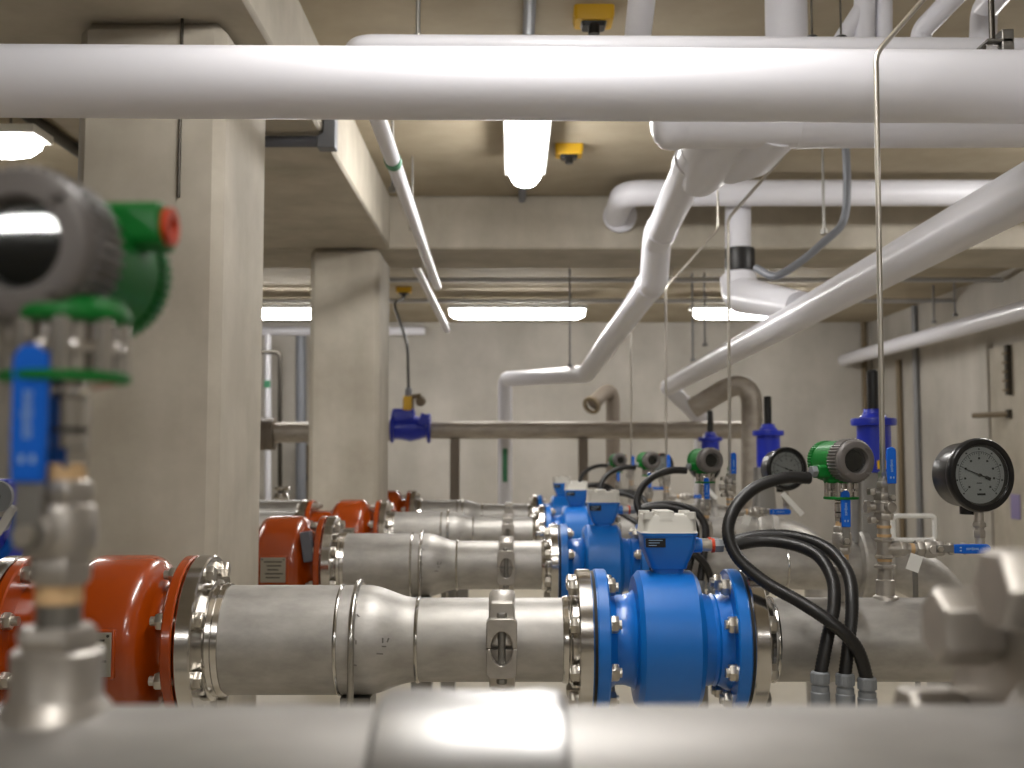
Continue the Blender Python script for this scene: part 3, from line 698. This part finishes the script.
# verticals above the wide pipe
def toc(a, b_): return a + (b_ - a) * ((ZC + .01 - a.z) / (b_.z - a.z))
pipe('vent_pipe', 'thick white vertical vent pipe above the wide pipe', [P(787, 62, 3.4), (P(787, 62, 3.4).x, 3.4, ZC)], .066)
pipe('vent_pipe', 'white vent pipe leaning up to the ceiling near the yellow box', [P(634, 70, 3.5), toc(P(634, 70, 3.5), P(645, -30, 3.15))], .042)
t = pipe('vent_pipe', 'white forked vent pipe with slanting side arm at top right', [P(863, 60, 3.4), toc(P(863, 60, 3.4), P(866, -30, 3.4))], .034)
MB().tube([P(838, 45, 3.4) - P(863, 60, 3.4), P(862, 8, 3.4) - P(863, 60, 3.4)], .026, 20).build('side_arm', 'white_plastic', t)
MB().tube([P(884, 60, 3.4) - P(863, 60, 3.4), toc(P(884, 60, 3.4), P(884, -30, 3.4)) - P(863, 60, 3.4)], .026, 20).build('twin_pipe', 'white_plastic', t)
pipe('vent_pipe', 'white vent pipe slanting to the right above the thin steel tube', [P(918, 60, 3.45), P(922, 30, 3.45), toc(P(922, 30, 3.45), P(975, -25, 3.2))], .033, fil=.03)
pipe('vent_pipe', 'short white vent pipe beside the pipe hanger', [P(982, 60, 3.5), P(984, 10, 3.5), toc(P(984, 10, 3.5), P(1010, -20, 3.3))], .042, fil=.03)
for x, l in ((812, 'black pipe clip on the slim white pipe, left of a pair'), (841, 'black pipe clip on the slim white pipe, right of a pair')):
    p_ = P(x, 36, 3.05); t = thing('pipe_clip', l, 'clip', (p_.x, 3.05, P(x, 52, 3.05).z + .028), 'black pipe clips')
    MB().lathe([(0, .012), (.004, .016), (.016, .016), (.02, .010)], ax=Z, n=18).build('head', 'black_plastic', t); MB().cyl((0, 0, .018), (0, 0, ZC - t.location.z), .003, 8).build('wire', 'dark_steel', t)
# white pipe on the right wall
w0, w1 = P(1024, 310, 8.0), P(858, 356, 12.0)
pipe('wall_pipe', 'white pipe sloping along the right-hand concrete wall', [w0 - (w1 - w0) * .6, w1, w1 + Vector((0, .5, 0))], .07, fil=.05, n=28)
# hangers
def rod(name, label, a, b, r=.007, mat='galvanised', foot=True, group='thin hanger rods'):
    a = Vector(a); t = thing(name, label, 'hanger', a, group)
    MB().cyl((0, 0, 0), Vector(b) - a, r, 10).build('rod', mat, t)
    if foot: MB().lathe([(-.012, r * 1.2), (-.01, r * 2.6), (.012, r * 2.6), (.014, r * 1.2)], (0, 0, 0), Z, 14).build('eye', mat, t)
    return t
def up(p, r=.007): return (p.x, p.y, ZC)
p_ = P(418, 34, 3.05); p_.z = P(418, 50, 3.05).z + .03; rod('hanger_rod', 'hanger rod holding the slim white pipe near its elbow', p_, up(p_))
p_ = P(392, 190, 4.6); rod('hanger_rod', 'hanger rod beside the concrete beam, nearer of two on the slim pipe', p_, up(p_), .006)
p_ = P(412, 228, 5.6); rod('hanger_rod', 'hanger rod beside the concrete beam, farther of two on the slim pipe', p_, up(p_), .006)
for x, y, Y, l in ((693, 360, 9.2, 'thin hanger rod behind the slanting pipe, left of a pair'), (705, 345, 9.2, 'thin hanger rod behind the slanting pipe, right of a pair'), (570, 366, 8.4, 'thin hanger rod above the white drain elbow'), (934, 322, 9.8, 'thin hanger rod over the wall pipe, left of a pair'), (955, 315, 9.5, 'thin hanger rod over the wall pipe, right of a pair')):
    p_ = P(x, y, Y); rod('hanger_rod', l, p_, up(p_), .009 if Y > 9 else .007, 'conduit_grey')
p_ = P(824, 232, 5.4); rod('hanger_rod', 'thin hanger rod beside the grey flexible conduit', p_, up(p_), .007)
p_ = P(427, 290, 8.1); rod('hanger_rod', 'hanger rod on the short slim white pipe beyond the far beam', p_, up(p_), .008)
hp = P(995, 46, 2.5); t = thing('pipe_hanger', 'dark steel pipe hanger with bright bolt clamped on the wide white pipe', 'hanger', (hp.x, 2.5, hp.z))
MB().b2((.004, -.03, -.022), (.032, .02, .030)).build('bracket', 'galvanised', t, bevel=.003)
MB().b2((-.03, -.03, -.0), (.03, .03, .006)).build('saddle', 'galvanised', t)
MB().cyl((-.006, 0, .0), (-.006, 0, ZC - hp.z), .007, 12).build('rod', 'dark_steel', t)
MB().hexa((-.028, -.01, -.006), (1, 0, 0), .02, .03).build('bolt', 'polished_steel', t)
MB().prism([(-.035, -.012), (-.006, -.012), (-.006, .016), (-.022, .012)], (0, -.012, 0), (1, 0, 0), (0, 0, 1), (0, .03, 0)).build('clip', 'dark_steel', t)

# ------------------------------------------------------------------ conduits and boxes overhead
def conduit(label, pts, r, mat='conduit_grey', fil=.05, group='grey conduits'):
    return pipe('conduit', label, pts, r, mat, 'conduit', fil, 16, group)
conduit('grey conduit running straight back along the ceiling above the end-on light', [(.06, .2, ZC - .025), (.06, 6.44, ZC - .025)], .022, 'conduit_blue_grey')
conduit('grey conduit across the ceiling beyond the far beam, nearer of two', [(-1.2, 9.1, ZC - .07), (XR, 9.1, ZC - .07)], .02, 'conduit_pale')
conduit('grey conduit across the ceiling beyond the far beam, farther of two', [(-4, 10.1, ZC - .10), (XR, 10.1, ZC - .10)], .02, 'conduit_pale')
y_ = 4.15; zz = SOF - .03
conduit('dark grey conduit under the wide concrete beam, ending in the bent trunking', [(-1.6, y_, zz), (-.70, y_, zz)], .022, 'switch_grey')
t = thing('trunking_bend', 'grey bent trunking box on the side of the concrete beam', 'box', (-.705, y_, zz))
MB().prism([(-.04, -.03), (.03, -.03), (.03, .12), (-.016, .12), (-.016, .03), (-.04, .015)], (0, -.03, 0), (1, 0, 0), (0, 0, 1), (0, .07, 0)).build('case', 'conduit_blue_grey', t, bevel=.004)
for i, (x, l) in enumerate(((-2.13, 'nearer the column'), (-2.27, 'second from the column'))):
    conduit('dark conduit running back under the ceiling at upper left, ' + l, [(x + .1, 2.0, ZC - .03), (x + .1, 6.4, ZC - .03)], .03, 'dark_steel')
def jbox(c, label, s_=1.0):
    t = thing('ceiling_box', label, 'box', c, 'yellow ceiling boxes')
    MB().loft([rrect(.13 * s_, .1, .015, -.05), rrect(.14 * s_, .11, .015, -.03), rrect(.14 * s_, .11, .015, 0)]).build('case', 'yellow_plastic', t)
    m = MB().loft([rrect(.08, .06, .01, -.066), rrect(.09, .07, .01, -.05)]); m.cyl((0, -.02, -.095), (0, -.02, -.06), .02, 16); m.build('socket', 'black_plastic', t)
    return t
jbox((.285, 3.75, ZC), 'yellow ceiling box above the slim white pipe, nearest to the viewer')
jbox((.285, 5.42, ZC), 'yellow ceiling box beside the end-on strip light')
q_ = P(404, 292, 9.95); jbox((q_.x, 9.95, ZC), 'yellow ceiling box above the blue actuated valve')
q_ = P(507, 305, 11.2); jbox((q_.x, 11.2, ZC), 'yellow ceiling box above the middle back strip light')
conduit('grey flexible conduit sagging beside the wye pipe', spline([Vector((P(846, 150, 5.2).x, 5.2, ZC)), P(846, 150, 5.2), P(847, 190, 5.2), P(843, 222, 5.2), P(824, 242, 5.2), P(800, 262, 5.2), P(775, 276, 5.2), P(756, 268, 5.3)], 8), .019, 'conduit_blue_grey', .001)
a_ = P(178, 197, 3.04); t = tag(MB().cyl((a_.x, 3.045, a_.z), (a_.x, 3.045, SOF), .0045, 8).build('cord', 'dark_steel', loc=(a_.x, 3.045, a_.z)), 'thin dark cord hanging down the face of the near concrete column', 'cord')
# conduits on the right wall
for x, zt_, l, mt, r in ((915, 306, 'grey conduit up the right wall, nearer of two', 'conduit_grey', .03), (898, 360, 'brown conduit up the right wall with a clip, farther of two', 'brown_case', .03)):
    Yw = (XR - .035) * F / (x - 512) * .995
    q = P(x, zt_, Yw); conduit(l, [(XR - .035, Yw, FLOOR), (XR - .035, Yw, q.z)], r, mt)
q = P(866, 300, 12.45); conduit('thin conduit in the far right corner of the room', [(4.0, 12.45, FLOOR), (4.0, 12.45, ZC)], .03, 'brown_case')
Yw = 8.95; q = P(1010, 345, Yw); q2 = P(1010, 395, Yw)
t = thing('wall_rail', 'short dark slotted rail on the right wall', 'bracket', (XR - .03, Yw, q2.z))
MB().b2((-.04, -.025, 0), (0, .025, q.z - q2.z)).build('channel', 'dark_steel', t)
k = MB()
for i in range(5): k.box((-.045, 0, .04 + i * .075), (.02, .06, .018))
k.build('rungs', 'brown_case', t)
q = P(990, 415, 9.2)
t = thing('wall_bracket', 'small dark bracket arm on the right wall under the slotted rail', 'bracket', (XR - .03, 9.0, q.z))
MB().cyl((-.01, -.02, 0), (-.16, .32, 0), .022, 12).build('arm', 'brown_case', t); MB().box((-.012, -.02, 0), (.03, .06, .07)).build('plate', 'dark_steel', t)
q = P(1017, 508, 8.7); t = tag(MB().box((XR - .034, 8.93, q.z), (.006, .16, .20)).build('wall_sign', 'violet_sign', loc=(XR - .034, 8.93, q.z)), 'small pale violet sign on the right wall by the gauge', 'sign')

# ------------------------------------------------------------------ back of the room
gy = 9.45
g0, g1 = P(426, 430, gy), P(742, 430, gy)
t = pipe('grey_pipe', 'level grey steel pipe across the back from the blue actuated valve', [g0, g1], .075, 'matte_steel', n=36)
for x in (455, 583):
    q = P(x, 440, gy); s_ = thing('pipe_post', 'dark grey post under the level grey pipe, ' + ('near the blue valve' if x < 500 else 'near the small gooseneck'), 'support', (q.x, gy, FLOOR), 'posts under the grey pipe')
    MB().b2((-.04, -.05, 0), (.04, .05, g0.z - FLOOR - .074)).build('post', 'post_brown', s_); MB().box((0, 0, .01), (.2, .2, .02)).build('base_plate', 'post_brown', s_)
bv = P(413, 427, gy)
t = thing('actuated_valve', 'blue actuated valve with yellow tag on the level grey pipe, cable above', 'valve', bv)
m = MB().lathe([(-.19, .1), (-.185, .125), (-.165, .125), (-.16, .095), (-.09, .1), (-.02, .115), (.05, .1), (.09, .085), (.12, .085), (.125, .125), (.15, .13), (.155, .1)], (0, 0, -.01), AX, 36)
m.loft([rrect(.18, .16, .02, .05, (-.08, 0)), rrect(.2, .17, .03, .12, (-.08, 0)), rrect(.18, .15, .03, .155, (-.08, 0))]); m.box((.1, -.1, .06), (.07, .06, .10), Matrix.Rotation(.3, 3, 'Y'))
m.build('body', 'valve_blue', t, bevel=.004)
MB().box((-.04, -.09, .20), (.07, .02, .12)).build('tag', 'yellow_plastic', t)
m = MB().cyl((-.04, 0, .14), (-.04, 0, .24), .05, 20); m.cyl((-.06, 0, .25), (.07, -.02, .27), .02, 14); m.lathe([(0, .035), (.03, .045), (.05, .03)], (.07, -.03, .22), (0, -1, 0), 20); m.build('pilot', 'brown_case', t)
MB().lathe([(.2, .028), (.31, .028), (.32, .02)], (-.04, 0, .02), Z, 16).build('gland', 'conduit_blue_grey', t)
cp_ = spline([bv + Vector((-.04, 0, .33)), P(408, 370, gy), P(407, 345, gy), P(400, 322, 9.6), P(395, 304, 9.8), P(403, 298, 9.93)], 8)
t = tag(MB().tube(cp_, .012, 10).build('cable', 'black_rubber', loc=cp_[0]), 'black cable hanging from yellow ceiling box to the blue actuated valve', 'cable')
l0 = P(378, 432, gy)
pipe('grey_pipe', 'thicker grey pipe stub between the two columns behind the orange valves', [P(392, 431, gy), P(255, 433, gy), P(120, 433, gy)], .088, 'matte_steel', n=32)
bpy.data.objects['grey_pipe.001']['group'] = 'grey pipes at the back'
m = MB(); q = P(268, 434, gy); t = thing('pipe_flange', 'dark flange pair on the grey pipe just past the near column', 'flange', q)
MB().lathe([(-.06, .08), (-.06, .14), (-.005, .14), (-.005, .13), (.005, .13), (.005, .14), (.06, .14), (.06, .08)], ax=AX, n=36).build('rings', 'post_brown', t)
# gooseneck and bend
pipe('gooseneck_pipe', 'large grey steel bend with open end behind the second gauge', [P(693, 408, 8.4), P(752, 374, 8.2), P(752, 700, 8.2)], .078, 'matte_steel', fil=.13, n=36)
q = P(594, 402, 10.9); t = pipe('gooseneck_pipe', 'small far gooseneck pipe with rusty open mouth on the back wall', [P(594, 403, 10.7), P(613, 384, 11), P(613, 560, 11)], .07, 'post_brown', fil=.12, n=30)
MB().lathe([(0, .09), (.03, .09), (.03, .06), (0, .06)], P(591, 406, 10.68) - P(594, 403, 10.7), P(613, 384, 11) - P(594, 403, 10.7), 28, ring=True).build('mouth_ring', 'brown_case', t)
# things between the two columns
pipe('white_pipe', 'white pipe up the back wall between the columns with small green mark', [P(268, 560, 11.9), P(268, 334, 11.9)], .035)
MB().b2((-.036, -.040, 0), (.036, -.036, .08)).build('label_band', 'green_label', bpy.data.objects['white_pipe']).location = P(268, 388, 11.9) - P(268, 560, 11.9)
pipe('white_pipe', 'white level pipe high on the back wall between the columns', [P(120, 331, 12.44), P(425, 331, 12.44)], .05)
for o_2 in ('white_pipe', 'white_pipe.001'): bpy.data.objects[o_2]['group'] = 'white pipes on the back wall'
conduit('blue grey conduit up the back wall beside the far column', [P(301, 560, 12.2), P(301, 336, 12.2)], .06, 'conduit_blue_grey')
conduit('thin dark bent tube between the two columns', [P(240, 352, 10.8), P(280, 352, 10.8), P(280, 520, 10.8)], .022, 'dark_steel')
q = P(287, 472, 11.5); t = thing('wall_case', 'brown flat case on the back wall between the columns', 'box', (q.x, 12.42, P(287, 500, 12.4).z))
MB().b2((-.08, -.06, 0), (.08, .08, P(287, 445, 12.4).z - P(287, 500, 12.4).z)).build('case', 'brown_case', t, bevel=.01); MB().box((.05, -.065, .25), (.02, .012, .05)).build('latch', 'dark_steel', t)
q = P(282, 497, 8.2); t = thing('hand_valve', 'bright steel hand wheel valve between the two columns', 'valve', q)
MB().lathe([(-.03, .02), (-.03, .05), (.0, .06), (.03, .05), (.03, .02)], (0, 0, .0), Z, 24).build('body', 'polished_steel', t); MB().lathe([(.05, .055), (.06, .065), (.075, .06), (.08, .02)], (0, 0, 0), Z, 24).build('wheel', 'polished_steel', t); MB().cyl((0, 0, FLOOR - q.z), (0, 0, .06), .014, 12).build('stem', 'galvanised', t)
# blue pump valve at the left edge, on the second run
q = P(6, 505, 3.6)
t = thing('pump_valve', 'blue valve with round grey hub and pale lever at the left edge', 'valve', (q.x - .06, 3.62, q.z - .04))
MB().lathe([(-.09, .05), (-.085, .085), (-.07, .085), (-.06, .06), (.06, .06), (.07, .085), (.085, .085), (.09, .05)], (0, 0, -.06), AX, 32).build('body', 'valve_blue', t)
m = MB().lathe([(0, .03), (.02, .05), (.04, .05), (.042, .015)], (.065, -.06, .07), Yn, 24); m.build('hub', 'gland_grey', t); MB().lathe([(.04, .014), (.045, .014)], (.065, -.06, .07), Yn, 16).build('bore_shade', 'ink', t)  # solid dark disc on the hub paints the shade of an open hole
MB().box((.035, -.02, .08), (.11, .1, .09)).build('bonnet', 'valve_blue', t, bevel=.012)
MB().box((.08, -.07, -.02), (.03, .03, .13), Matrix.Rotation(.5, 3, 'Y')).build('lever', 'housing_white', t, bevel=.004)
MB().tube(spline([(.12, -.06, .02), (.115, -.07, -.05), (.08, -.07, -.11), (.02, -.06, -.14)], 6), .016, 12).build('hose_arm', 'lever_blue', t)
MB().cyl((0, 0, FLOOR - q.z + .04), (0, 0, -.1), .03, 16).build('post', 'galvanised', t)

# white tag on the second run's branch valve and white frame beyond the riser
q = P(914, 528, 3.3)
t = thing('tag_holder', 'small white plastic frame on a post behind the nearest riser valve', 'frame', (q.x, 3.3, q.z))
w, h = .062, .036
pl = fillet([(0, 0, h), (w, 0, h), (w, 0, -h), (-w, 0, -h), (-w, 0, h), (0, 0, h)], .012, 4); MB().tube(pl, .0075, 10).build('ring', 'white_tag', t)
MB().cyl((0, 0, FLOOR - q.z), (0, 0, -h), .008, 10).build('post', 'galvanised', t)
q = P(787, 522, 3.84)
for i in (1, 2, 3):
    MB().box((.045, -.05, .01), (.018, .01, .10), Matrix.Rotation(-.75, 3, 'Y')).build('pointer', 'white_tag', rows[i][[k for k, o in enumerate(first) if o.name.startswith('branch_valve')][0]]).location = (.13, 0, .02)

# ------------------------------------------------------------------ camera, world, view
cam = bpy.data.cameras.new('camera'); co = bpy.data.objects.new('camera', cam); COL.objects.link(co)
co.location = (0, 0, 0); co.rotation_euler = (PI / 2 + TH, 0, 0)
cam.sensor_width = 36; cam.lens = 36 * F / 1024; cam.clip_start = .02; cam.clip_end = 60
cam.dof.use_dof = True; cam.dof.focus_distance = 2.14; cam.dof.aperture_fstop = 4.7
SC.camera = co
w = bpy.data.worlds.new('world'); SC.world = w; w.use_nodes = True
w.node_tree.nodes['Background'].inputs['Color'].default_value = (.5, .48, .45, 1); w.node_tree.nodes['Background'].inputs['Strength'].default_value = .2
SC.view_settings.view_transform = 'Standard'; SC.view_settings.look = 'None'; SC.view_settings.gamma = 1; SC.view_settings.use_curve_mapping = False
SC.view_settings.exposure = 0.42
SC.cycles.use_denoising = True
SC.cycles.max_bounces = 8; SC.cycles.sample_clamp_indirect = 6
